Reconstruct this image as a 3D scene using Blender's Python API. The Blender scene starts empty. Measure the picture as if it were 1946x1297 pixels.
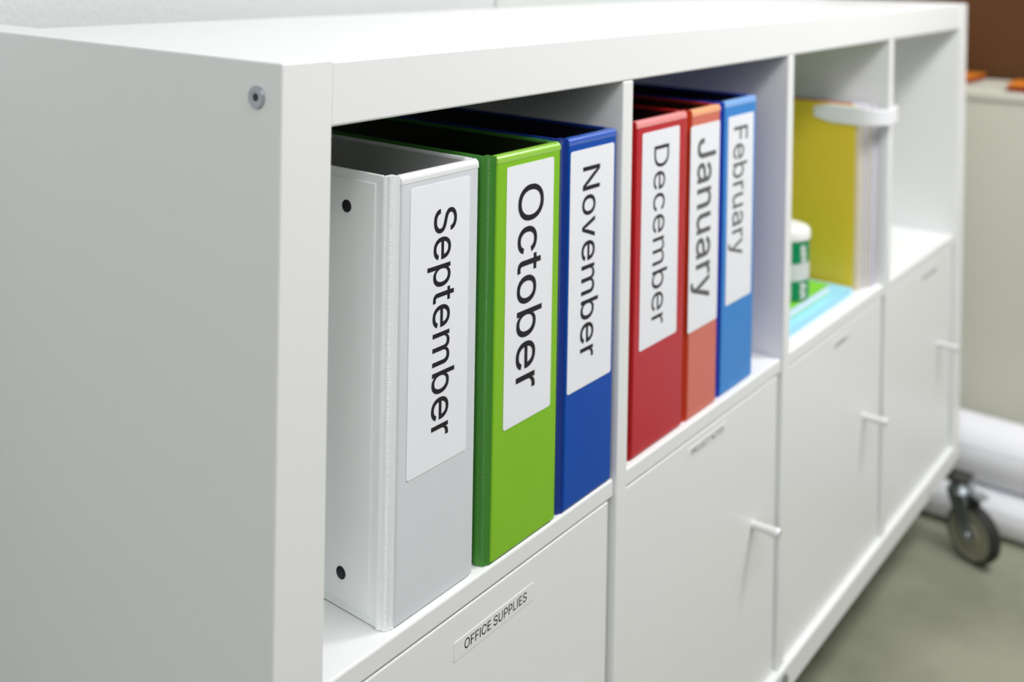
import bpy, bmesh, math, random
from mathutils import Vector, Matrix
random.seed(4)
sc = bpy.context.scene
C = sc.collection
H = 0.13          # height of the shelving unit's own zero level above the floor

# ------------------------------------------------------------------ camera
IMG_W = 1946.0
cam_d = bpy.data.cameras.new('camera')
cam = bpy.data.objects.new('camera', cam_d)
C.objects.link(cam)
yaw, pitch, roll = 0.6834, -0.0054, 0.0164
f = Vector((math.cos(pitch)*math.cos(yaw), math.cos(pitch)*math.sin(yaw), math.sin(pitch)))
r = f.cross(Vector((0, 0, 1))).normalized()
u = r.cross(f)
r2 = r*math.cos(roll) + u*math.sin(roll)
u2 = u*math.cos(roll) - r*math.sin(roll)
M = Matrix((r2, u2, -f)).transposed().to_4x4()
M.translation = Vector((-0.3893, -0.4478, 0.8258 + H))
cam.matrix_world = M
cam_d.sensor_width = 36.0
cam_d.sensor_fit = 'HORIZONTAL'
cam_d.lens = 1995.03/IMG_W*36.0
cam_d.shift_x = 90.11/IMG_W
cam_d.shift_y = -716.24/IMG_W
cam_d.clip_start = 0.02
cam_d.dof.use_dof = True
cam_d.dof.focus_distance = 0.715
cam_d.dof.aperture_fstop = 4.3
cam_d.dof.aperture_blades = 0
sc.camera = cam

# ------------------------------------------------------------------ world, lights, exposure
w = bpy.data.worlds.new('world')
sc.world = w
w.use_nodes = True
bg = w.node_tree.nodes['Background']
bg.inputs[0].default_value = (0.97, 0.985, 1.0, 1)
bg.inputs[1].default_value = 0.05

def area(name, loc, target, size, size_y, power, col=(1, 1, 1)):
    d = bpy.data.lights.new(name, 'AREA')
    d.shape = 'RECTANGLE'
    d.size, d.size_y, d.energy, d.color = size, size_y, power, col
    o = bpy.data.objects.new(name, d)
    C.objects.link(o)
    o.location = loc
    o.rotation_euler = (Vector(target) - Vector(loc)).to_track_quat('-Z', 'Y').to_euler()
    return o
area('key_lamp', (1.15, -0.62, 1.60 + H), (0.6, 0.1, 0.45 + H), 0.24, 0.24, 12, (0.99, 0.995, 1.0))
area('strip_fill', (0.75, -0.75, 1.65 + H), (0.75, 0.0, 0.45 + H), 2.4, 0.25, 25, (0.99, 0.995, 1.0))  # added long fill beside the key, evens brightness along the front
area('ceiling_lamp', (0.4, -2.2, 2.6 + H), (0.4, -2.2, 0), 5.0, 2.6, 48, (0.99, 0.995, 1.0))
area('left_fill', (-2.3, -0.85, 1.7 + H), (0.2, 0.1, 0.4 + H), 1.6, 1.4, 30, (0.97, 0.985, 1.0))  # added fill from the left for the side panel, no real window

sc.view_settings.view_transform = 'Standard'
sc.view_settings.look = 'None'
sc.view_settings.exposure = -0.40
sc.view_settings.gamma = 1.0
sc.view_settings.use_curve_mapping = False
sc.cycles.use_denoising = True
sc.cycles.max_bounces = 10
sc.cycles.diffuse_bounces = 6

# ------------------------------------------------------------------ materials
def s2l(c):
    return tuple(((v/255.0)/12.92 if v/255.0 <= 0.04045 else ((v/255.0 + 0.055)/1.055)**2.4) for v in c)

def mat(name, rgb, rough=0.4, metal=0.0, spec=0.5, coat=0.0, var=0.0, var_scale=8.0, var_rgb=None,
        bump=0.0, bump_scale=300.0, alpha=1.0, trans=0.0, coords='Object', stretch=(1, 1, 1)):
    m = bpy.data.materials.new(name)
    m.use_nodes = True
    nt = m.node_tree
    b = nt.nodes['Principled BSDF']
    col = s2l(rgb)
    b.inputs['Base Color'].default_value = (*col, 1)
    b.inputs['Roughness'].default_value = rough
    b.inputs['Metallic'].default_value = metal
    b.inputs['Specular IOR Level'].default_value = spec
    b.inputs['Coat Weight'].default_value = coat
    b.inputs['Coat Roughness'].default_value = 0.16
    b.inputs['Alpha'].default_value = alpha
    b.inputs['Transmission Weight'].default_value = trans
    tc = nt.nodes.new('ShaderNodeTexCoord')
    mp = nt.nodes.new('ShaderNodeMapping')
    mp.inputs['Scale'].default_value = stretch
    nt.links.new(tc.outputs[coords], mp.inputs['Vector'])
    if var > 0 or var_rgb:
        n = nt.nodes.new('ShaderNodeTexNoise')
        n.inputs['Scale'].default_value = var_scale
        n.inputs['Detail'].default_value = 6
        nt.links.new(mp.outputs[0], n.inputs['Vector'])
        mx = nt.nodes.new('ShaderNodeMixRGB')
        c2 = s2l(var_rgb) if var_rgb else tuple(min(1, v*(1 - var)) for v in col)
        mx.inputs[1].default_value = (*col, 1)
        mx.inputs[2].default_value = (*c2, 1)
        cr = nt.nodes.new('ShaderNodeMapRange')
        cr.inputs[1].default_value, cr.inputs[2].default_value = 0.38, 0.66
        nt.links.new(n.outputs['Fac'], cr.inputs[0])
        nt.links.new(cr.outputs[0], mx.inputs[0])
        nt.links.new(mx.outputs[0], b.inputs['Base Color'])
    if bump > 0:
        n2 = nt.nodes.new('ShaderNodeTexNoise')
        n2.inputs['Scale'].default_value = bump_scale
        n2.inputs['Detail'].default_value = 3
        nt.links.new(mp.outputs[0], n2.inputs['Vector'])
        bp = nt.nodes.new('ShaderNodeBump')
        bp.inputs['Strength'].default_value = bump
        bp.inputs['Distance'].default_value = 0.001
        nt.links.new(n2.outputs['Fac'], bp.inputs['Height'])
        nt.links.new(bp.outputs[0], b.inputs['Normal'])
    return m

LAM = mat('white_laminate', (236, 237, 236), 0.38, spec=0.35, var=0.015, var_scale=3)
WALL = mat('white_wall_paint', (212, 214, 213), 0.75, spec=0.2, bump=0.9, bump_scale=160)
GROOVE = mat('wall_joint', (190, 190, 188), 0.8)
FLOOR = mat('worn_concrete', (156, 157, 138), 0.55, spec=0.3, var_rgb=(134, 136, 117), var_scale=6, bump=0.15, bump_scale=60)
BROWN = mat('brown_paint', (92, 57, 26), 0.6, spec=0.3, var=0.12, var_scale=2)
CABM = mat('beige_grey_steel', (214, 214, 200), 0.5, spec=0.4, var=0.02, var_scale=2)
PAPER = mat('white_roll_paper', (240, 240, 245), 0.6, spec=0.3, var=0.03, var_scale=5, stretch=(1, .2, 1))
ORANGE = mat('orange_card', (226, 128, 22), 0.55, var=0.1, var_scale=10)
DKORANGE = mat('dark_orange_edge', (150, 52, 22), 0.6, var=0.1, var_scale=30)
STEEL = mat('zinc_steel', (180, 188, 194), 0.28, metal=0.9, var=0.05, var_scale=20)
BOLTM = mat('zinc_bolt', (184, 190, 198), 0.38, metal=0.55, var=0.04, var_scale=60)
DARK = mat('dark_socket', (40, 50, 48), 0.5)
KNOBM = mat('brushed_knob', (226, 226, 226), 0.3, metal=0.35, var=0.03, var_scale=40)
RUBBER = mat('black_rubber', (38, 37, 34), 0.7, var=0.1, var_scale=30)
HUBM = mat('grey_wheel_hub', (148, 147, 128), 0.55, var=0.06, var_scale=20)
DKPLATE = mat('dark_steel_plate', (70, 68, 66), 0.45, metal=0.6, var=0.1, var_scale=20)
TAPE = mat('clear_label_tape', (236, 237, 236), 0.3, spec=0.4, var=0.01, var_scale=30)
INK = mat('black_ink', (30, 30, 37), 0.5, spec=0.3, var=0.05, var_scale=50)
GREYINK = mat('grey_ink', (96, 98, 98), 0.5, spec=0.3, var=0.05, var_scale=50)
LABEL = mat('white_label_paper', (240, 241, 246), 0.5, spec=0.3, var=0.015, var_scale=20)

# ------------------------------------------------------------------ helpers
def bx(bm, x0, y0, z0, x1, y1, z1, bev=0.0, seg=2):
    """one box, optionally with rounded edges, added to bm"""
    res = bmesh.ops.create_cube(bm, size=1.0)
    vs = res['verts']
    for v in vs:
        v.co = Vector(((x0 + x1)/2 + v.co.x*(x1 - x0), (y0 + y1)/2 + v.co.y*(y1 - y0), (z0 + z1)/2 + v.co.z*(z1 - z0)))
    if bev > 0:
        es = list({e for v in vs for e in v.link_edges})
        bmesh.ops.bevel(bm, geom=es, offset=bev, segments=seg, profile=0.5, affect='EDGES', clamp_overlap=True)
    return bm

def lathe(bm, prof, axis_o, axis_d, n=32, cap=True):
    """revolve profile [(dist along axis, radius)] around an axis"""
    d = Vector(axis_d).normalized()
    a = d.orthogonal().normalized()
    b = d.cross(a)
    o = Vector(axis_o)
    rings = []
    for t, rad in prof:
        rings.append([bm.verts.new(o + d*t + (a*math.cos(2*math.pi*i/n) + b*math.sin(2*math.pi*i/n))*rad) for i in range(n)])
    for p, q in zip(rings, rings[1:]):
        for i in range(n):
            bm.faces.new((p[i], p[(i + 1) % n], q[(i + 1) % n], q[i]))
    if cap:
        bm.faces.new(list(reversed(rings[0])))
        bm.faces.new(rings[-1])
    return bm

def tube(bm, o, d, length, r_out, r_in, n=48):
    """hollow tube"""
    return lathe_loop(bm, [(0, r_in), (0, r_out), (length, r_out), (length, r_in)], o, d, n)

def lathe_loop(bm, prof, axis_o, axis_d, n):
    d = Vector(axis_d).normalized()
    a = d.orthogonal().normalized()
    b = d.cross(a)
    o = Vector(axis_o)
    rings = [[bm.verts.new(o + d*t + (a*math.cos(2*math.pi*i/n) + b*math.sin(2*math.pi*i/n))*rad) for i in range(n)] for t, rad in prof]
    k = len(rings)
    for j in range(k):
        p, q = rings[j], rings[(j + 1) % k]
        for i in range(n):
            bm.faces.new((p[i], p[(i + 1) % n], q[(i + 1) % n], q[i]))
    return bm

def prism(bm, pts, ax, a0, a1):
    """extrude a 2-D outline along axis ax (0,1,2)"""
    def mk(p, t):
        c = [0, 0, 0]
        o = [i for i in range(3) if i != ax]
        c[o[0]], c[o[1]], c[ax] = p[0], p[1], t
        return bm.verts.new(c)
    A = [mk(p, a0) for p in pts]
    B = [mk(p, a1) for p in pts]
    bm.faces.new(A)
    bm.faces.new(list(reversed(B)))
    n = len(pts)
    for i in range(n):
        bm.faces.new((A[i], B[i], B[(i + 1) % n], A[(i + 1) % n]))
    return bm

def rrect(x0, z0, x1, z1, rad, n=5):
    pts = []
    for cx, cz, a in ((x1 - rad, z1 - rad, 0), (x0 + rad, z1 - rad, 90), (x0 + rad, z0 + rad, 180), (x1 - rad, z0 + rad, 270)):
        for i in range(n):
            t = math.radians(a + 90*i/(n - 1))
            pts.append((cx + rad*math.cos(t), cz + rad*math.sin(t)))
    return pts

ORIG = {}
def world_loc(p):
    return Vector((p[0], p[1], p[2] + H))

def thing(name, loc, label, cat, group=None):
    o = bpy.data.objects.new(name, None)
    o.empty_display_size = 0.02
    C.objects.link(o)
    o.location = world_loc(loc)
    ORIG[o] = Vector(loc)
    o['label'] = label
    o['category'] = cat
    if group:
        o['group'] = group
    return o

def obj(name, bm, m, parent=None, loc=None, smooth=False, label=None):
    """bm is in unit coordinates; the object sits at loc (default: centre of its base)"""
    bmesh.ops.recalc_face_normals(bm, faces=bm.faces)
    xs = [v.co for v in bm.verts]
    if loc is None:
        lo = [min(c[i] for c in xs) for i in range(3)]
        hi = [max(c[i] for c in xs) for i in range(3)]
        loc = ((lo[0] + hi[0])/2, (lo[1] + hi[1])/2, lo[2])
    L = Vector(loc)
    for v in bm.verts:
        v.co -= L
    me = bpy.data.meshes.new(name)
    if smooth:
        for fc in bm.faces:
            fc.smooth = True
    bm.to_mesh(me)
    bm.free()
    if smooth:
        me.set_sharp_from_angle(angle=math.radians(40))
    me.materials.append(m)
    o = bpy.data.objects.new(name, me)
    C.objects.link(o)
    ORIG[o] = L
    if parent:
        o.parent = parent
        o.location = L - ORIG[parent]
    else:
        o.location = world_loc(L)
    if label:
        o['label'] = label
    return o

def tag(o, label, cat, group=None):
    o['label'] = label
    o['category'] = cat
    if group:
        o['group'] = group
    return o

def struct(name, bm, m):
    o = obj(name, bm, m)
    o['kind'] = 'structure'
    return o

GLYPHS = {   # outlines of a plain grotesque alphabet, thousandths of the type size: advance, then contours x y x y ...
    'S': (447, ['199 -8 247 -8 277 -4 311 5 343 21 363 36 386 62 401 94 408 122 408 156 402 182 388 208 365 233 335 253 309 265 273 277 203 296 165 310 137 328 127 338 121 348 117 360 115 380 119 400 129 418 142 432 157 443 179 452 201 457 235 459 253 457 275 451 297 441 313 429 324 416 331 402 338 379 400 378 399 394 392 422 376 450 359 469 339 485 309 501 277 511 253 515 225 516 187 513 155 505 123 491 97 473 75 448 59 416 53 390 53 354 60 326 73 304 97 280 129 259 157 248 259 218 297 204 313 195 325 186 336 174 342 162 346 144 344 124 337 104 328 90 313 76 289 61 263 53 241 50 215 49 191 52 169 58 147 68 133 78 119 94 109 114 103 137 39 136 41 114 49 88 62 62 83 38 107 20 131 7 163 -3']),
    'e': (404, ['190 -7 223 -8 247 -6 277 2 299 12 321 26 344 49 355 67 364 90 307 105 288 75 263 57 235 48 199 46 171 52 153 60 141 68 121 89 110 107 101 133 97 157 97 169 370 170 370 223 366 251 356 285 338 319 319 341 289 364 257 377 223 384 181 383 147 375 115 360 93 342 71 317 53 285 40 247 35 209 35 165 41 127 54 87 73 57 95 32 125 12 153 0', '97 221 99 241 107 265 115 281 129 299 149 316 165 324 187 329 205 330 223 329 245 323 263 314 278 301 290 285 298 269 305 245 308 222']),
    'p': (424, ['53 -142 114 -142 116 58 139 30 150 19 176 2 202 -6 240 -8 258 -6 282 0 314 16 329 28 346 46 358 62 370 84 384 126 390 170 390 208 388 228 380 264 366 300 346 330 322 354 291 372 266 381 234 385 208 383 186 379 172 373 148 357 131 338 115 320 112 379 53 378', '202 48 180 54 158 68 145 80 133 98 121 126 115 152 113 180 113 210 119 244 127 268 141 292 154 306 172 319 186 325 202 329 234 329 260 323 276 314 294 298 308 278 320 248 326 222 328 204 327 160 320 130 312 108 302 90 285 70 268 58 248 50 226 47']),
    't': (227, ['150 -3 187 -4 210 2 201 53 175 50 151 52 141 56 135 62 129 75 126 93 126 326 203 328 202 378 126 380 125 470 66 470 64 380 7 379 6 328 64 327 65 81 69 61 79 37 97 16 119 4']),
    'm': (610, ['53 1 114 1 114 249 117 267 127 291 148 314 170 326 196 330 224 328 248 316 262 301 273 277 274 267 274 1 335 1 335 253 339 275 351 299 368 316 382 324 394 328 422 330 450 326 474 312 486 297 494 275 496 257 496 1 556 0 556 277 548 313 534 339 516 360 490 376 454 386 420 386 388 378 358 362 335 341 318 312 308 333 298 349 288 360 274 372 246 384 210 386 194 384 176 378 160 370 146 360 127 339 113 316 112 378 54 380']),
    'b': (424, ['211 -7 238 -8 258 -6 276 -2 296 6 314 16 330 28 342 41 358 63 370 85 378 105 388 149 390 207 386 241 380 265 372 287 360 311 346 331 329 349 302 368 284 376 264 381 238 384 212 384 198 382 178 376 162 367 148 357 137 345 116 320 113 508 54 508 53 1 112 0 115 58 143 25 156 14 180 0', '220 47 200 48 176 56 157 69 139 89 127 111 119 135 113 169 113 199 115 227 121 251 133 281 146 298 166 315 182 324 206 329 228 330 252 326 272 317 289 303 304 285 314 267 322 243 328 205 328 175 324 145 318 123 306 97 292 77 276 63 260 54 242 49']),
    'r': (259, ['53 1 114 1 114 247 117 263 121 275 131 291 142 303 154 312 170 320 196 326 222 326 242 323 242 384 198 384 168 376 148 364 135 353 123 337 113 322 111 379 53 379']),
    'O': (533, ['245 -6 287 -6 315 -2 337 3 375 20 413 47 428 62 444 82 458 104 470 128 486 178 492 218 492 282 486 330 470 380 458 404 444 426 428 446 412 462 375 489 339 505 317 511 291 515 243 515 201 507 179 499 155 487 121 462 105 446 87 422 63 378 55 356 47 326 41 280 41 228 43 206 51 166 65 126 87 86 105 63 120 48 137 34 159 19 175 11 203 1', '247 54 215 61 199 68 179 79 155 100 133 130 117 164 107 204 104 238 105 288 111 324 125 364 143 394 165 419 191 437 225 451 249 455 289 455 321 447 349 433 369 418 394 390 414 352 424 320 430 278 430 230 424 190 412 152 392 116 371 92 349 76 313 59 285 54']),
    'c': (396, ['187 -7 217 -8 241 -5 275 4 295 14 313 26 337 51 355 81 362 102 305 117 295 95 288 83 265 62 251 55 231 48 199 46 169 53 147 64 125 87 111 111 101 143 97 169 97 205 101 233 108 259 120 283 133 299 149 313 163 321 181 327 199 330 231 328 251 322 275 307 293 285 303 262 361 277 355 295 344 317 319 345 303 357 281 370 259 378 231 383 189 384 155 377 119 362 94 343 73 319 53 285 41 249 35 211 35 165 40 129 50 97 70 61 93 34 127 10 157 -2']),
    'o': (415, ['187 -7 225 -8 257 -2 291 12 317 30 338 51 359 85 373 123 380 157 381 203 376 241 366 277 350 309 328 337 299 360 267 375 231 383 189 384 155 377 119 362 94 343 73 319 53 285 41 249 35 211 35 165 40 129 50 97 70 61 93 34 127 10 157 -2', '199 46 177 50 153 60 130 81 121 93 108 117 101 143 97 169 97 205 101 233 108 259 120 283 133 299 149 313 167 323 193 329 215 330 241 325 259 318 273 308 289 291 302 271 312 245 318 217 320 185 318 159 310 125 302 105 288 83 271 66 245 52 231 48']),
    'N': (523, ['60 1 125 1 125 321 121 428 196 299 386 1 464 1 463 508 400 508 399 161 401 81 350 173 136 508 61 508']),
    'v': (389, ['162 1 227 1 370 380 305 378 224 155 194 60 169 145 84 379 18 379']),
    'D': (502, ['60 1 233 0 263 2 303 11 335 23 369 42 400 69 420 95 434 119 444 143 452 169 458 197 462 237 462 273 458 313 446 361 434 391 424 409 400 441 387 454 361 473 331 489 307 498 257 508 60 508', '125 58 125 451 237 452 277 446 309 434 337 416 361 391 382 355 392 325 399 275 400 255 398 219 389 177 380 151 366 125 347 102 317 80 291 68 261 60 233 58']),
    'J': (396, ['165 -6 194 -7 218 -4 242 2 268 13 286 26 307 46 320 68 329 90 335 116 337 142 336 508 273 508 272 136 267 106 259 88 250 76 232 62 206 52 178 50 150 55 126 70 118 78 108 94 99 122 97 172 34 172 34 126 37 102 45 76 60 50 74 34 104 12 134 0']),
    'a': (389, ['141 -8 177 -8 199 -4 217 2 247 20 258 30 274 51 277 0 336 0 336 266 332 294 320 324 310 338 299 350 277 365 249 377 219 383 179 384 145 379 115 369 93 357 67 335 53 316 44 291 99 274 109 290 119 302 141 319 171 329 203 331 227 327 251 315 262 304 272 284 276 252 272 240 263 234 241 228 145 215 99 203 77 193 61 182 47 166 37 148 31 122 31 92 37 66 49 42 63 25 87 8 119 -4', '153 46 137 50 121 56 109 64 99 76 93 92 92 108 95 124 101 136 115 149 135 159 165 167 243 178 265 184 275 189 276 134 274 122 268 102 256 82 239 66 213 52 187 46']),
    'n': (410, ['53 1 114 1 114 239 117 259 129 287 141 303 152 312 176 324 206 330 232 327 258 317 270 308 280 295 292 269 296 245 296 1 357 1 356 267 350 297 340 323 323 347 304 364 276 377 248 384 214 384 190 380 164 369 144 356 125 335 113 316 112 378 53 379']),
    'u': (410, ['164 -4 190 -5 208 -3 226 1 248 11 264 22 278 36 298 66 299 1 356 1 356 378 297 378 296 142 292 118 284 98 266 73 252 63 240 57 226 53 208 50 182 51 158 59 136 76 123 96 117 112 114 134 113 378 54 378 53 128 59 86 66 66 75 48 86 34 100 21 114 11 132 3']),
    'y': (389, ['72 -144 106 -145 126 -141 142 -134 166 -118 177 -106 191 -86 205 -56 370 379 306 378 222 150 194 60 173 134 84 378 19 378 162 -2 144 -52 137 -66 126 -78 116 -85 104 -89 84 -90 62 -86 48 -138 60 -143']),
    'F': (410, ['60 1 125 1 126 221 346 222 345 278 125 279 125 451 368 452 368 508 60 508']),
    'I': (186, ['58 0 126 0 126 508 58 508']),
    'C': (510, ['245 -6 287 -6 325 0 363 13 391 30 407 42 424 58 445 86 460 114 472 158 409 161 402 138 392 118 382 104 367 88 353 78 331 66 315 60 287 54 255 53 235 56 199 67 179 79 163 92 145 112 130 134 117 164 107 204 104 238 104 270 107 304 117 344 135 382 156 410 181 431 207 445 245 455 285 455 315 449 333 442 351 433 376 412 395 384 409 349 472 350 464 384 449 416 430 444 409 465 389 481 355 499 317 511 291 515 243 515 201 507 179 499 155 487 115 457 87 422 63 378 47 326 41 280 41 228 43 206 51 166 59 140 69 116 91 80 113 54 137 34 159 19 175 11 203 1']),
    'E': (419, ['60 1 376 1 374 56 126 58 125 228 354 230 354 286 125 286 125 451 372 452 372 508 60 508']),
    'U': (517, ['235 -7 271 -8 307 -4 339 5 365 16 393 35 411 51 428 73 442 97 453 133 458 173 457 508 394 508 393 173 390 147 383 127 378 115 364 95 341 74 309 59 273 52 245 52 225 54 203 61 187 68 171 78 159 89 149 101 136 121 128 143 124 173 124 508 60 508 60 163 62 143 69 115 78 91 95 65 105 53 127 32 149 18 179 4 207 -3']),
    'P': (445, ['60 1 125 1 125 186 251 186 277 188 301 194 331 206 355 222 375 243 390 265 400 289 408 323 408 365 404 393 396 417 382 443 365 464 339 484 303 500 265 508 60 508', '126 244 125 452 243 452 265 450 295 440 318 423 328 411 338 391 344 367 345 345 342 321 336 299 326 281 313 267 289 252 263 244 247 242']),
    'L': (393, ['60 1 362 1 360 56 126 58 124 508 60 508']),
    'R': (449, ['60 1 125 1 126 198 247 197 352 1 427 1 314 209 335 218 355 230 370 243 386 263 395 281 402 299 408 323 410 343 410 361 406 391 402 407 392 431 382 447 367 464 354 475 335 488 305 500 267 508 60 508', '125 256 125 452 243 452 267 450 283 446 305 436 319 425 328 415 336 401 344 375 346 355 344 333 340 315 332 297 313 276 287 262 257 256']),
    'T': (449, ['192 1 256 1 256 451 417 452 417 508 32 508 33 452 192 451']),
    ' ': (188, []),
}

from mathutils.geometry import tessellate_polygon
def glyph_loops(ch, weight):
    """contours of one letter (outer anticlockwise, holes clockwise), moved outwards by weight"""
    loops = []
    for c in GLYPHS[ch][1]:
        v = [int(t) for t in c.split()]
        p = [Vector((v[i], v[i + 1])) for i in range(0, len(v), 2)]
        q = []
        n = len(p)
        for i in range(n):
            d0 = (p[i] - p[i - 1]); d1 = (p[(i + 1) % n] - p[i])
            n0 = Vector((d0.y, -d0.x)).normalized(); n1 = Vector((d1.y, -d1.x)).normalized()
            m = n0 + n1
            m = m*(2/max(0.8, m.length_squared)) if m.length > 1e-6 else n0
            q.append(p[i] + m*weight)
        loops.append(q)
    return loops

def text_bm(s, weight=0.0, spacing=0.0, depth=4.0):
    """solid lettering as a bmesh, x along the line, y up, in thousandths of the type size"""
    bm = bmesh.new()
    x = 0.0
    for ch in s:
        every = glyph_loops(ch, weight)
        for loops in ([every] if every else []):
            flat = [p for l in loops for p in l]
            tris = tessellate_polygon([[Vector((p.x, p.y, 0)) for p in l] for l in loops])
            A = [bm.verts.new((p.x + x, p.y, depth)) for p in flat]
            B = [bm.verts.new((p.x + x, p.y, -depth)) for p in flat]
            for t in tris:
                try:
                    bm.faces.new([A[i] for i in t]); bm.faces.new([B[i] for i in reversed(t)])
                except ValueError:
                    pass
            o = 0
            for l in loops:
                n = len(l)
                for i in range(n):
                    i0, i1 = o + i, o + (i + 1) % n
                    bm.faces.new((A[i0], A[i1], B[i1], B[i0]))
                o += n
        x += GLYPHS[ch][0] + spacing
    return bm

def cap_of(s, weight):
    ys = [p.y for l in glyph_loops(s[0], weight) for p in l]
    return min(ys), max(ys)

def lettering(s, parent, m, y, x0, x1, z0, z1, down=False, offset=0.0, spacing=0.0, label=None):
    """fit a word: down=True reads top to bottom, base line at x0 and capitals up to x1, from z1 down to z0"""
    bm = text_bm(s, offset, spacing)
    lo, hi = cap_of(s, offset)
    xs = [v.co.x for v in bm.verts]
    a, b = min(xs), max(xs)
    for v in bm.verts:
        t = (v.co.x - a)/(b - a)
        h = (v.co.y - lo)/(hi - lo)
        dy = y - (v.co.z + 4.0)*0.00001
        if down:
            v.co = Vector((x0 + h*(x1 - x0), dy, z1 + t*(z0 - z1)))
        else:
            v.co = Vector((x0 + t*(x1 - x0), dy, z0 + h*(z1 - z0)))
    return obj('lettering', bm, m, parent, label=label)

# ------------------------------------------------------------------ room shell
bm = bmesh.new(); bx(bm, -2.4, -3.2, -H - 0.05, 1.95, 0.60, -H)
struct('floor', bm, FLOOR)
bm = bmesh.new()
bx(bm, -2.4, 0.41, -H, 0.7295, 0.47, 2.6)
bx(bm, 0.7335, 0.41, -H, 1.95, 0.47, 2.6)
wall_back = struct('wall_back', bm, WALL)
bm = bmesh.new(); bx(bm, 0.7295, 0.414, -H, 0.7335, 0.47, 2.6)
struct('trim_1', bm, GROOVE)
bm = bmesh.new(); bx(bm, 1.95, -3.2, -H, 2.0, 0.60, 2.6)
struct('wall_right', bm, BROWN)

# ------------------------------------------------------------------ shelving unit
T, W, D = 0.039, 0.335, 0.0165
ZT = 2*T + 2*W + D
def X(k, e=0):
    return T + k*W + (k - 1)*D + (D if e else 0)
XR = X(4) + T
YB = 0.39
unit = thing('shelving_unit', (0.745, 0.19, 0.0), 'long low white cube shelving unit with doors below, on casters against wall', 'shelf')
ZS = 0.3925          # top of the middle shelves
ZSB = 0.3775
ZB0, ZB1 = 0.019, 0.049

def bolt(parent, x, y, z, axis, rad, mm=BOLTM):
    bm = bmesh.new()
    d = Vector(axis)
    o = Vector((x, y, z))
    lathe(bm, [(0.0, rad*0.98), (0.0008, rad), (0.0014, rad*0.94), (0.0016, rad*0.5), (0.0012, rad*0.34), (0.0004, rad*0.30)], o, d, 28)
    b = obj('bolt', bm, mm, parent, smooth=True)
    return b

def socket(parent, x, y, z, axis, rad):
    bm = bmesh.new()
    lathe(bm, [(0.0005, rad), (0.0013, rad)], (x, y, z), axis, 6)
    return obj('bolt_socket', bm, DARK, parent)

for k, (x0, x1) in enumerate(((0.0, T), (X(4), XR))):
    bm = bmesh.new()
    bx(bm, x0, -0.001, ZB0, x1, YB, ZT + 0.0012, 0.0012, 2)
    sp = obj('side_panel', bm, LAM, unit)
    if k == 0:
        bolt(sp, -0.0002, 0.0197, 0.745, (-1, 0, 0), 0.0068)
        socket(sp, -0.0003, 0.0197, 0.745, (-1, 0, 0), 0.0022)
bm = bmesh.new(); bx(bm, T + 0.0002, 0.0005, ZT - T, X(4) - 0.0002, 0.345, ZT, 0.0015, 2)
obj('top_board', bm, LAM, unit)
bm = bmesh.new(); bx(bm, T + 0.0002, -0.0035, ZB0, X(4) - 0.0002, YB, ZB1, 0.0012, 2)
bb = obj('bottom_board', bm, LAM, unit)
for xb, rad, mm in ((0.733, 0.010, STEEL), (1.294, 0.011, KNOBM)):
    bolt(bb, xb, -0.0036, 0.034, (0, -1, 0), rad, mm)
for k in (1, 2, 3):
    bm = bmesh.new(); bx(bm, X(k), 0.0006, ZB1 + 0.0002, X(k, 1), YB - 0.01, ZT - T - 0.0002, 0.0012, 2)
    obj('divider', bm, LAM, unit)
for k in range(4):
    x0 = X(k, 1) if k else T
    x1 = X(k + 1)
    bm = bmesh.new(); bx(bm, x0 + 0.0008, 0.0032, ZSB, x1 - 0.0008, YB - 0.012, ZS, 0.0015, 2)
    obj('shelf', bm, LAM, unit)

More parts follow.
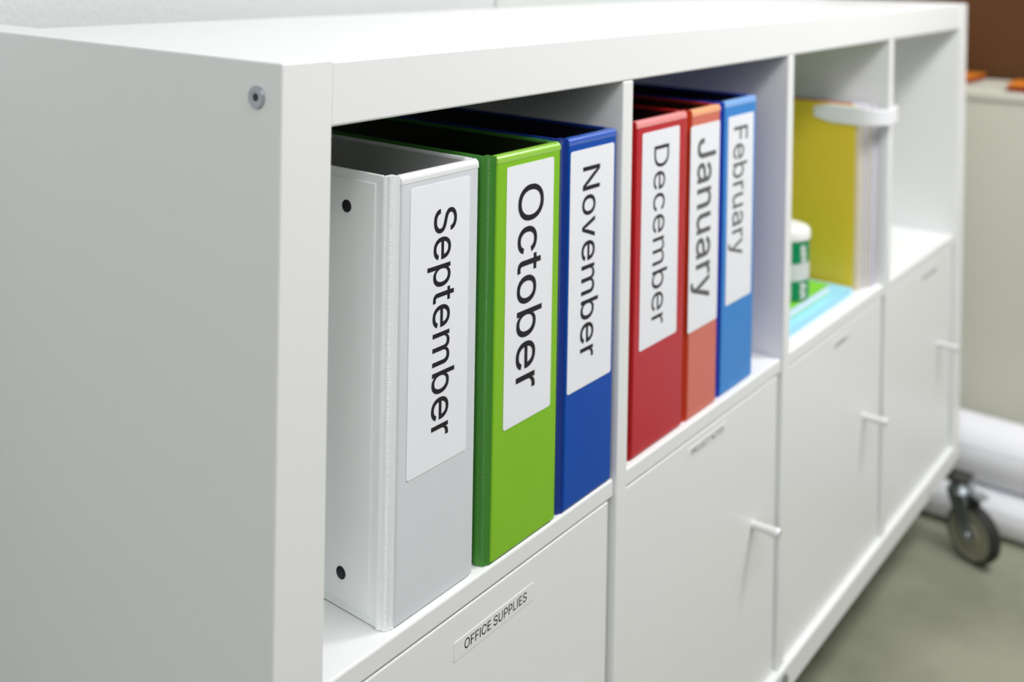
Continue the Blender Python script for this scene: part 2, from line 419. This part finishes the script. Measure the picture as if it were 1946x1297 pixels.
KN = {0: 0.309, 1: 0.6595, 2: 1.006, 3: 1.350}
WORDS = {0: ('OFFICE SUPPLIES', 0.1773, 0.2507, 0.3470, 0.3540), 1: ('PROJECT NOTES', 0.5155, 0.5845, 0.3606, 0.3662)}
for k in range(4):
    x0 = X(k, 1) if k else T
    x1 = X(k + 1)
    bm = bmesh.new()
    bx(bm, x0 + 0.0012, 0.0040, ZB1 + 0.0012, x1 - 0.0075, 0.0210, ZSB - 0.0016, 0.0010, 2)
    dr = obj('door', bm, LAM, unit)
    # the door's box behind the front, so that the gap shows a grey edge
    bm = bmesh.new()
    bx(bm, x0 + 0.0004, 0.024, ZB1 + 0.0008, x0 + 0.012, 0.30, ZSB - 0.0008)
    bx(bm, x1 - 0.012, 0.024, ZB1 + 0.0008, x1 - 0.0004, 0.30, ZSB - 0.0008)
    bx(bm, x0 + 0.012, 0.024, ZSB - 0.012, x1 - 0.012, 0.30, ZSB - 0.0008)
    bx(bm, x0 + 0.012, 0.024, ZB1 + 0.0008, x1 - 0.012, 0.30, ZB1 + 0.012)
    obj('door_frame', bm, LAM, unit)
    bm = bmesh.new()
    lathe(bm, [(-0.0005, 0.0046), (0.002, 0.0046), (0.012, 0.0046), (0.020, 0.0050), (0.0270, 0.0056), (0.0288, 0.0054), (0.0298, 0.0044)],
          (KN[k], 0.0040, 0.237), (0, -1, 0), 24)
    obj('knob', bm, KNOBM, dr, smooth=True, label='small round silvery knob')
    if k in WORDS:
        s, a, b, c, d_ = WORDS[k]
        tz0, tz1, ta, tb = (c - 0.0034, d_ + 0.0028, a - 0.0112, b + 0.0092) if k == 0 else (c - 0.0024, d_ + 0.0022, a - 0.006, b + 0.006)
        bm = bmesh.new(); prism(bm, rrect(ta, tz0, tb, tz1, 0.0008, 3), 1, 0.00365, 0.0041)
        obj('label_tape', bm, TAPE, dr, label='clear tape label reading ' + s)
        lettering(s, dr, GREYINK if k else INK, 0.00362, a, b, c, d_, offset=2.0)
    else:
        # writing too small and out of focus to read in the photograph: a row of ink strokes
        a, b, zc = ((0.893, 0.936, 0.3594), (1.258, 1.331, 0.3588))[k - 2]
        bm = bmesh.new(); prism(bm, rrect(a - 0.006, zc - 0.0052, b + 0.006, zc + 0.0052, 0.0008, 3), 1, 0.00365, 0.0041)
        obj('label_tape', bm, TAPE, dr)
        bm = bmesh.new()
        x = a
        while x < b:
            wd = random.choice((0.0008, 0.0022, 0.0028))
            if random.random() > 0.12:
                bx(bm, x, 0.0035, zc - 0.0024, x + wd*0.7, 0.0037, zc + 0.0024)
            x += wd + 0.0012
        obj('lettering', bm, GREYINK, dr)

# casters (thing > caster > wheel, fork ...)
def caster(mx, my, ang):
    n = Vector((math.cos(ang), math.sin(ang), 0))           # axle, towards the visible wheel face
    t = Vector((-n.y, n.x, 0))                              # trailing direction
    if t.y > 0:
        t = -t
    wc = Vector((mx, my, 0)) + t*0.024 + Vector((0, 0, -H + 0.0450))
    bm = bmesh.new()
    bx(bm, mx - 0.022, my - 0.014, -0.0075, mx + 0.018, my + 0.040, -0.0015, 0.001, 1)
    bx(bm, mx - 0.016, my + 0.016, -0.0020, mx + 0.012, my + 0.038, ZB0 - 0.0003, 0.001, 1)
    ca = obj('caster', bm, DKPLATE, unit)
    bm = bmesh.new()
    lathe(bm, [(-0.0235, 0.006), (-0.022, 0.019), (-0.017, 0.021), (-0.012, 0.019), (-0.006, 0.012), (0.0, 0.011)],
          (mx, my, -0.0076), (0, 0, 1), 28)
    obj('swivel_head', bm, STEEL, ca, smooth=True)
    bm = bmesh.new()
    z1 = -0.0076 - 0.018
    for s in (-1, 1):                                       # the two fork legs
        c = n*(s*0.0155)
        outl = [Vector((mx, my, z1)) + t*-0.016, Vector((mx, my, z1)) + t*0.020, wc + t*0.009 + Vector((0, 0, -0.008)), wc - t*0.009 + Vector((0, 0, -0.008))]
        A = [bm.verts.new(Vector((p.x, p.y, p.z)) + c) for p in outl]
        B = [bm.verts.new(Vector((p.x, p.y, p.z)) + c + n*(s*0.002)) for p in outl]
        bm.faces.new(A); bm.faces.new(list(reversed(B)))
        for i in range(4):
            bm.faces.new((A[i], B[i], B[(i + 1) % 4], A[(i + 1) % 4]))
    obj('fork', bm, STEEL, ca)
    bm = bmesh.new()
    lathe(bm, [(-0.0190, 0.001), (-0.0190, 0.005), (-0.0175, 0.0062), (0.0175, 0.0062), (0.0190, 0.005), (0.0190, 0.001)], wc, n, 16)
    obj('axle', bm, STEEL, ca, smooth=True)
    R = 0.0448
    bm = bmesh.new()
    lathe_loop(bm, [(-0.0115, R*0.86), (-0.0115, R*0.93), (-0.008, R*0.985), (0, R), (0.008, R*0.985), (0.0115, R*0.93), (0.0115, R*0.86)], wc, n, 48)
    obj('tyre', bm, RUBBER, ca, smooth=True)
    bm = bmesh.new()
    lathe_loop(bm, [(-0.010, 0.0064), (-0.013, 0.016), (-0.0085, 0.018), (-0.0085, R*0.76), (-0.0120, R*0.80), (-0.0110, R*0.862),
                    (0.0110, R*0.862), (0.0120, R*0.80), (0.0085, R*0.76), (0.0085, 0.018), (0.013, 0.016), (0.010, 0.0064)], wc, n, 48)
    obj('wheel', bm, HUBM, ca, smooth=True)
    bm = bmesh.new()                                        # brake pedal
    p = Vector((mx, my, z1 + 0.004)) + t*0.030
    bx(bm, -0.012, -0.006, -0.003, 0.012, 0.012, 0.003, 0.002, 2)
    bm.transform(Matrix.Translation(p) @ Matrix.Rotation(math.atan2(t.y, t.x) - math.pi/2, 4, 'Z'))
    obj('brake_pedal', bm, STEEL, ca)
    return ca
caster(1.452, -0.010, math.radians(153))
caster(1.420, 0.330, math.radians(100))
caster(0.050, 0.050, math.radians(160))
caster(0.060, 0.330, math.radians(170))

# ------------------------------------------------------------------ binders
def cover(bm, x0, x1, y0, y1, z0, z1, out):
    """vinyl cover: thin welded rim, thicker padded panel; out = -1 / +1 is the outer side"""
    xa, xb = (x0, x1)
    bx(bm, xa + 0.0008, y0, z0, xb - 0.0008, y1, z1, 0.0006, 1)
    bx(bm, xa, y0 + 0.0055, z0 + 0.0055, xb, y1 - 0.0045, z1 - 0.0055, 0.0012, 2)

def hinge(bm, xc, y, sgn, z0, z1, size=0.0085, amp=0.00042, period=0.0012):
    """rounded corner strip between cover and spine with fine moulded ribs; sgn=-1 left corner, +1 right corner"""
    segs = 8
    n = int((z1 - z0)/period)*2
    rows = []
    for j in range(n + 1):
        z = z0 + (z1 - z0)*j/n
        row = []
        for i in range(segs + 1):
            a = math.pi/2*i/segs
            rad = size - (amp if (j % 2 and 3 <= i <= 5) else 0) - (0.0009 if i in (2, 6) else 0)
            row.append(bm.verts.new((xc + sgn*rad*math.cos(a) - sgn*size, y + size - rad*math.sin(a), z)))
        rows.append(row)
    for p, q in zip(rows, rows[1:]):
        for i in range(segs):
            bm.faces.new((p[i], p[i + 1], q[i + 1], q[i]))
    # inner wall closes the strip
    inn = [bm.verts.new((xc - sgn*size, y + size, z0)), bm.verts.new((xc - sgn*size, y + size, z1))]
    bm.faces.new([inn[0]] + rows[0])
    bm.faces.new([inn[1]] + list(reversed(rows[-1])))
    bm.faces.new([inn[0]] + [rw[0] for rw in rows][::-1][::-1] + [inn[1]])
    bm.faces.new([inn[1]] + [rw[-1] for rw in rows][::-1] + [inn[0]])

def binder(label, x0, x1, y, word, lx, tx, tz, body, face, rim, shade_liner, ink=INK, toff=5.0, height=0.2925, rivets=False, grp=None, spacing=0.0, lz=(0.4848, 0.6756)):
    z0 = ZS + 0.0004
    z1 = z0 + height
    b = thing('ring_binder', ((x0 + x1)/2, y + 0.13, z0), label, 'binder', grp)
    depth = 0.272
    s = 0.0085
    for sg, xa in ((-1, x0), (1, x1 - 0.0034)):
        bm = bmesh.new()
        cover(bm, xa, xa + 0.0034, y + s + 0.0004, y + depth, z0, z1, sg)
        cv = obj('cover', bm, body, b)
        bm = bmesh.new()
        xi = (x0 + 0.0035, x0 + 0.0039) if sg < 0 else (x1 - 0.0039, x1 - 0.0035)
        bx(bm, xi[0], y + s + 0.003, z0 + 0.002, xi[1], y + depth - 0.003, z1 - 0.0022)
        obj('shade_liner', bm, shade_liner, cv)  # added sheet, its darker colour paints the shade inside the binder
        if rivets and sg < 0:
            for zr in (0.6609, 0.4174):
                bm = bmesh.new()
                lathe(bm, [(-0.0003, 0.0042), (0.0004, 0.0042), (0.0007, 0.0036), (0.0008, 0.001)], (x0, y + 0.0405, zr), (-1, 0, 0), 24)
                obj('rivet', bm, INK, cv, smooth=True, label='round black rivet')
    for sg, xc in ((-1, x0), (1, x1)):
        bm = bmesh.new()
        hinge(bm, xc, y, sg, z0, z1 - 0.0003, s)
        obj('hinge', bm, body, b, smooth=True)
    bm = bmesh.new()
    bx(bm, x0 + s, y + 0.0004, z0, x1 - s, y + 0.0036, z1, 0.0012, 2)
    obj('spine', bm, body, b)
    bm = bmesh.new()
    bx(bm, x0 + s - 0.0008, y - 0.0012, z0 + 0.0012, x1 - 0.0022, y + 0.0012, z1 - 0.0046, 0.0011, 2)
    obj('spine_sleeve', bm, face, b)
    bm = bmesh.new()                                        # welded, rounded top lip of the clear sleeve
    pts = [(y + 0.0032, z1 + 0.0002)] + [(y + 0.0026 - 0.0040*math.sin(math.radians(t)), z1 - 0.0038 + 0.0040*math.cos(math.radians(t))) for t in range(0, 91, 10)] + [(y - 0.0014, z1 - 0.0058), (y + 0.0032, z1 - 0.0058)]
    prism(bm, pts, 0, x0 + s - 0.0008, x1 - 0.0022)
    obj('spine_lip', bm, rim, b, smooth=True)
    yl = y - 0.00125
    bm = bmesh.new()
    prism(bm, rrect(lx[0], lz[0], lx[1], lz[1], 0.0022), 1, yl - 0.0003, yl)
    lb = obj('spine_label', bm, LABEL, b, label='white spine label reading ' + word)
    lettering(word, lb, ink, yl - 0.00032, tx[0], tx[1], tz[0], tz[1], down=True, offset=toff, spacing=spacing)
    return b

def vinyl(name, rgb, rough=0.3, coat=0.1, var=0.03, bump=0.10, spec=0.3):
    return mat(name, rgb, rough, spec=spec, coat=coat, var=var, var_scale=25, bump=bump, bump_scale=500, stretch=(1, 1, .35))
G = 'month ring binders on the upper shelves'
WV = vinyl('white_vinyl', (250, 254, 254)); WF = vinyl('pale_grey_sleeve', (218, 222, 226), 0.4, 0.15); WR = vinyl('white_weld', (232, 233, 233), 0.3, 0.3)
binder('white ring binder with two black rivets, spine label September', 0.1010, 0.1905, 0.0080, 'September',
       (0.1174, 0.1786), (0.1408, 0.1647), (0.5035, 0.6577), WV, WF, WR, mat('grey_inner_shade', (186, 188, 186), 0.6, spec=0.2, var=0.05), rivets=True, grp=G, height=0.2925)
GV = vinyl('green_vinyl', (72, 140, 54)); GF = vinyl('lime_sleeve', (134, 194, 44), 0.4, 0.0, spec=0.2); GR = vinyl('lime_weld', (150, 205, 70), 0.32, 1.0, spec=0.7)
binder('lime green ring binder with spine label October', 0.1985, 0.2885, 0.0050, 'October',
       (0.2175, 0.2772), (0.2316, 0.2641), (0.507, 0.6593), GV, GF, GR, mat('green_inner_shade', (26, 40, 14), 0.6, spec=0.2, var=0.05), grp=G, height=0.2925)
NV = vinyl('navy_vinyl', (28, 60, 150)); NF = vinyl('blue_sleeve', (8, 76, 172), 0.35, 0.0, spec=0.2); NR = vinyl('blue_weld', (40, 92, 190), 0.32, 1.0, spec=0.7)
binder('dark blue ring binder with spine label November', 0.2908, 0.3712, 0.0050, 'November',
       (0.3005, 0.3655), (0.3183, 0.3437), (0.5068, 0.6612), NV, NF, NR, mat('navy_inner_shade', (14, 18, 36), 0.6, spec=0.2, var=0.05), grp=G, height=0.2935)
RV = vinyl('red_vinyl', (168, 22, 24)); RF = vinyl('red_sleeve', (190, 34, 46), 0.3, 0.05, spec=0.3); RR = vinyl('pink_weld', (244, 150, 150), 0.32, 1.0, spec=0.7)
binder('crimson red ring binder with spine label December', 0.4020, 0.5030, 0.0085, 'December',
       (0.4190, 0.4872), (0.4400, 0.4672), (0.5006, 0.6617), RV, RF, RR, mat('red_inner_shade', (48, 12, 12), 0.6, spec=0.2, var=0.05), toff=0.0, grp=G, height=0.2940)
SV = vinyl('orange_red_vinyl', (196, 52, 22)); SF = vinyl('salmon_sleeve', (214, 112, 94), 0.3, 0.05); SR = vinyl('orange_weld', (252, 176, 128), 0.32, 1.0, spec=0.7)
binder('narrow orange ring binder with salmon spine and spine label January', 0.5055, 0.5745, 0.0085, 'January',
       (0.5100, 0.5712), (0.5240, 0.5632), (0.502, 0.6575), SV, SF, SR, mat('rust_inner_shade', (56, 18, 10), 0.6, spec=0.2, var=0.05), ink=GREYINK, toff=9.0, grp=G, height=0.2935, lz=(0.4760, 0.6712))
BV = vinyl('royal_blue_vinyl', (34, 58, 178)); BF = vinyl('sky_blue_sleeve', (56, 136, 212), 0.35, 0.0, spec=0.2); BR = vinyl('pale_blue_weld', (130, 180, 240), 0.32, 1.0, spec=0.7)
binder('sky blue ring binder with spine label February', 0.5775, 0.6615, 0.0095, 'February',
       (0.5930, 0.6530), (0.6055, 0.6382), (0.5276, 0.6597), BV, BF, BR, mat('blue_inner_shade', (16, 20, 44), 0.6, spec=0.2, var=0.05), ink=GREYINK, grp=G, height=0.2945, lz=(0.4815, 0.6712))

# ------------------------------------------------------------------ third bay: pads, wipes tub, yellow file
def pad(name, label, x0, x1, y0, y1, z0, z1, cov, page):
    t = thing(name, ((x0 + x1)/2, (y0 + y1)/2, z0), label, 'notepad')
    th = 0.0008
    bm = bmesh.new(); bx(bm, x0, y0, z0, x1, y1, z0 + th, 0.0003, 1); obj('cover', bm, cov, t)
    bm = bmesh.new(); bx(bm, x0 + 0.001, y0 + 0.0008, z0 + th + .0001, x1 - 0.001, y1 - 0.001, z1 - th - .0001, 0.0004, 1); obj('page_block', bm, page, t)
    bm = bmesh.new(); bx(bm, x0, y0, z1 - th, x1, y1, z1, 0.0003, 1); obj('cover', bm, cov, t)
    return t
CY = mat('cyan_card', (150, 214, 240), 0.45, var=0.05, var_scale=20)
CYP = mat('cyan_paper', (170, 222, 242), 0.6, var=0.05, var_scale=60)
GC = mat('green_card', (122, 204, 62), 0.45, var=0.05, var_scale=20)
PB = mat('pale_blue_paper', (226, 240, 250), 0.6, var=0.03, var_scale=60)
pad('notepad', 'light blue notepad lying flat under the green one', 0.762, 1.010, 0.022, 0.225, ZS + 0.0004, ZS + 0.0075, CY, CYP)
pad('notepad', 'bright green notepad lying on the light blue one, white tub on top', 0.758, 0.962, 0.036, 0.230, ZS + 0.0079, ZS + 0.0205, GC, PB)

TUBW = mat('white_plastic', (238, 238, 234), 0.35, var=0.02, var_scale=20)
TUBG = mat('green_label_print', (0, 140, 88), 0.4, var=0.06, var_scale=20)
TUBL = mat('grey_white_print', (214, 220, 220), 0.4, var=0.04, var_scale=40)
cx, cy, cr, cz = 0.880, 0.069, 0.0345, ZS + 0.0209
tub = thing('wipes_tub', (cx, cy, cz), 'round white tub with green printed bands standing on green notepad', 'tub')
bm = bmesh.new(); lathe(bm, [(0, cr*0.93), (0.001, cr*0.98), (0.002, cr*0.985), (0.074, cr*0.985), (0.074, cr*0.5)], (cx, cy, cz), (0, 0, 1), 48)
obj('body', bm, TUBW, tub, smooth=True)
bm = bmesh.new(); lathe(bm, [(0.0735, cr*1.0), (0.0745, cr*1.03), (0.083, cr*1.03), (0.0865, cr*0.97), (0.0885, cr*0.8), (0.0892, cr*0.3)], (cx, cy, cz), (0, 0, 1), 48)
obj('lid', bm, TUBW, tub, smooth=True)
def band(z0, z1, a0, a1, m, rad=1.0, name='printed_band'):
    bm = bmesh.new()
    n = max(2, int((a1 - a0)/6))
    ro, ri = cr*rad, cr*0.987
    ring = []
    for i in range(n + 1):
        a = math.radians(a0 + (a1 - a0)*i/n)
        c, s = math.cos(a), math.sin(a)
        ring.append([bm.verts.new((cx + q*c, cy + q*s, cz + z)) for q, z in ((ri, z0), (ro, z0), (ro, z1), (ri, z1))])
    for p, q in zip(ring, ring[1:]):
        for j in range(4):
            bm.faces.new((p[j], p[(j + 1) % 4], q[(j + 1) % 4], q[j]))
    bm.faces.new(ring[0]); bm.faces.new(list(reversed(ring[-1])))
    return obj(name, bm, m, tub, smooth=True)
# angle 210 deg faces the camera, 300 deg is its right-hand edge
band(0.0465, 0.0725, 225, 390, TUBG)
band(0.0010, 0.0250, 225, 390, TUBG)
band(0.0255, 0.0460, 225, 300, TUBL, 1.002)
# white vertical print on both green bands, too blurred to read
for zz0, zz1 in ((0.0035, 0.0235), (0.047, 0.068)):
    bm = bmesh.new()
    z = zz0
    while z < zz1 - 0.002:
        a = math.radians(253 + random.uniform(-3, 3))
        c = Vector((cx + cr*1.004*math.cos(a), cy + cr*1.004*math.sin(a), cz + z))
        mm = bmesh.new(); bx(mm, -0.0038, -0.0004, 0, 0.0038, 0.0004, random.choice((0.0012, 0.0016)))
        mm.transform(Matrix.Translation(c) @ Matrix.Rotation(a + math.pi/2, 4, 'Z'))
        tmp = bpy.data.meshes.new('t'); mm.to_mesh(tmp); mm.free(); bm.from_mesh(tmp); bpy.data.meshes.remove(tmp)
        z += 0.0021
    obj('lettering', bm, TUBW, tub)

# yellow file case, spine edge outwards, white strap round the front
YEL = mat('yellow_polypropylene', (234, 206, 58), 0.35, var=0.04, var_scale=6, spec=0.4)
LAV = mat('lavender_paper', (206, 204, 216), 0.6, var=0.04, var_scale=60)
CRM = mat('cream_paper', (222, 214, 196), 0.6, var=0.04, var_scale=60)
PINK = mat('magenta_card', (196, 40, 92), 0.5, var=0.05, var_scale=30)
STRAP = mat('white_strap_plastic', (238, 238, 242), 0.35, var=0.02, var_scale=30)
fx, fy = 1.020, 0.022
file_ = thing('document_file', (1.045, 0.13, ZS), 'yellow plastic document file with white closure strap beside the wipes tub', 'file')
zf0, zf1 = ZS + 0.0005, 0.640
bm = bmesh.new()
bx(bm, fx, fy + 0.004, zf0, fx + 0.0016, 0.265, zf1, 0.0006, 1)
obj('cover', bm, YEL, file_)
bm = bmesh.new(); bx(bm, fx - 0.0010, fy + 0.012, zf0 + 0.001, fx - 0.0002, 0.262, zf0 + 0.118, 0.0004, 1)
obj('pocket', bm, YEL, file_)
xs = fx + 0.0022
for i, (m_, dx, dz, dy) in enumerate(((PINK, 0.0010, 0.0018, 0.010), (CRM, 0.007, -0.004, 0.000), (CRM, 0.005, -0.006, -0.002), (LAV, 0.009, -0.002, -0.004),
                                      (CRM, 0.004, -0.006, -0.007), (LAV, 0.010, -0.003, -0.009), (LAV, 0.007, -0.005, -0.010))):
    bm = bmesh.new(); bx(bm, xs, fy + dy, zf0, xs + dx, 0.255, zf1 + dz, 0.0003, 1)
    obj('sheet_stack', bm, m_, file_)
    xs += dx + 0.0004
bm = bmesh.new(); bx(bm, xs + 0.0006, fy + 0.004, zf0, xs + 0.0022, 0.265, zf1 - 0.002, 0.0006, 1)
obj('cover', bm, LAV, file_)
# strap: along the yellow face, rounded end at the back, bulging round the front
path = [(fx - 0.0016, 0.082), (fx - 0.0018, 0.060), (fx - 0.0020, 0.036), (fx - 0.0016, 0.018), (fx + 0.004, 0.004), (fx + 0.016, -0.005),
        (fx + 0.032, -0.010), (fx + 0.046, -0.0115), (fx + 0.0555, -0.010), (fx + 0.0575, -0.005)]
bm = bmesh.new()
rows = []
for i, (px, py) in enumerate(path):
    q0 = Vector(path[max(0, i - 1)]); q1 = Vector(path[min(len(path) - 1, i + 1)])
    d_ = (q1 - q0).normalized(); nrm = Vector((d_.y, -d_.x))
    hw = (0.007 if i == 0 else 0.0125 if i < 4 else 0.0105)
    zc = 0.6265 - 0.0004*i + (0.004 if i > 6 else 0)
    th = 0.0006 if i < 4 else 0.0014
    rows.append([bm.verts.new((px + nrm.x*s_*th, py + nrm.y*s_*th, zc + k*hw)) for s_, k in ((-1, -1), (1, -0.92), (1, 0.92), (-1, 1))])
for p, q in zip(rows, rows[1:]):
    for j in range(4):
        bm.faces.new((p[j], p[(j + 1) % 4], q[(j + 1) % 4], q[j]))
bm.faces.new(rows[0]); bm.faces.new(list(reversed(rows[-1])))
obj('strap', bm, STRAP, file_, smooth=True)

# ------------------------------------------------------------------ behind the far end: cabinet, orange folders, paper rolls
CX0, CX1, CZT = 1.700, 1.930, 0.600
cab = thing('metal_cabinet', (1.815, -0.4, -H), 'beige grey storage cabinet standing against the brown wall', 'cabinet')
bm = bmesh.new(); bx(bm, CX0 + 0.004, -1.2, -H + 0.0002, CX1, 0.39, CZT - 0.018, 0.002, 1)
obj('body', bm, CABM, cab)
bm = bmesh.new(); bx(bm, CX0, -1.205, CZT - 0.0178, CX1 + 0.002, 0.395, CZT, 0.003, 2)
obj('top', bm, CABM, cab)

def folder(label, x0, x1, y0, y1, z0, h, rz=0):
    t = thing('folder', ((x0 + x1)/2, (y0 + y1)/2, z0), label, 'folder', None)
    bm = bmesh.new(); bx(bm, x0, y0, z0, x1, y1, z0 + h*0.25, 0.001, 1); obj('cover', bm, DKORANGE, t)
    bm = bmesh.new(); bx(bm, x0 + 0.003, y0 + 0.003, z0 + h*0.25 + 0.0001, x1 - 0.003, y1 - 0.003, z0 + h*0.72, 0.0006, 1); obj('sheet_stack', bm, DKORANGE, t)
    bm = bmesh.new(); bx(bm, x0, y0, z0 + h*0.72 + 0.0001, x1, y1, z0 + h, 0.0012, 1); obj('cover', bm, ORANGE, t)
    t.rotation_euler = (0, 0, rz)
    return t
folder('orange folder at the front edge of the cabinet top', 1.715, 1.815, -0.310, -0.008, CZT + 0.0004, 0.014, 0.03)
folder('orange folder lying further back on the cabinet top, half hidden by the shelving', 1.800, 1.920, 0.070, 0.330, CZT + 0.0004, 0.012, -0.02)

def roll(label, x, z, rad, y0, y1):
    t = thing('paper_roll', (x, (y0 + y1)/2, z - rad), label, 'paper roll', 'white paper rolls on the floor')
    bm = bmesh.new(); tube(bm, (x, y0, z), (0, 1, 0), y1 - y0, rad, rad*0.55, 56); obj('roll', bm, PAPER, t, smooth=True)
    bm = bmesh.new(); a = math.radians(205)
    px, pz = x + (rad + 0.0004)*math.cos(a), z + (rad + 0.0004)*math.sin(a) + rad*0.9
    pts = [(x + (rad + d_)*math.cos(math.radians(q)), z + (rad + d_)*math.sin(math.radians(q))) for d_, q in
           [(0.0002, q_) for q_ in range(40, 166, 9)] + [(0.0011, q_) for q_ in range(157, 30, -9)]]
    prism(bm, pts, 1, y0 + 0.001, y1 - 0.001)
    obj('loose_edge', bm, PAPER, t, smooth=True)
    return t
rl = 0.0350; ru = 0.0550
roll('thin white paper roll on the floor beside the caster', 1.560, -H + rl + 0.0003, rl, -0.90, 0.36)
roll('thin white paper roll on the floor behind the other thin roll', 1.634, -H + rl + 0.0003, rl, -0.92, 0.37)
dz = math.sqrt((rl + ru + 0.0006)**2 - 0.037**2)
roll('thick white paper roll resting on top of the two thin rolls', 1.597, -H + rl + dz + 0.001, ru, -0.88, 0.34)
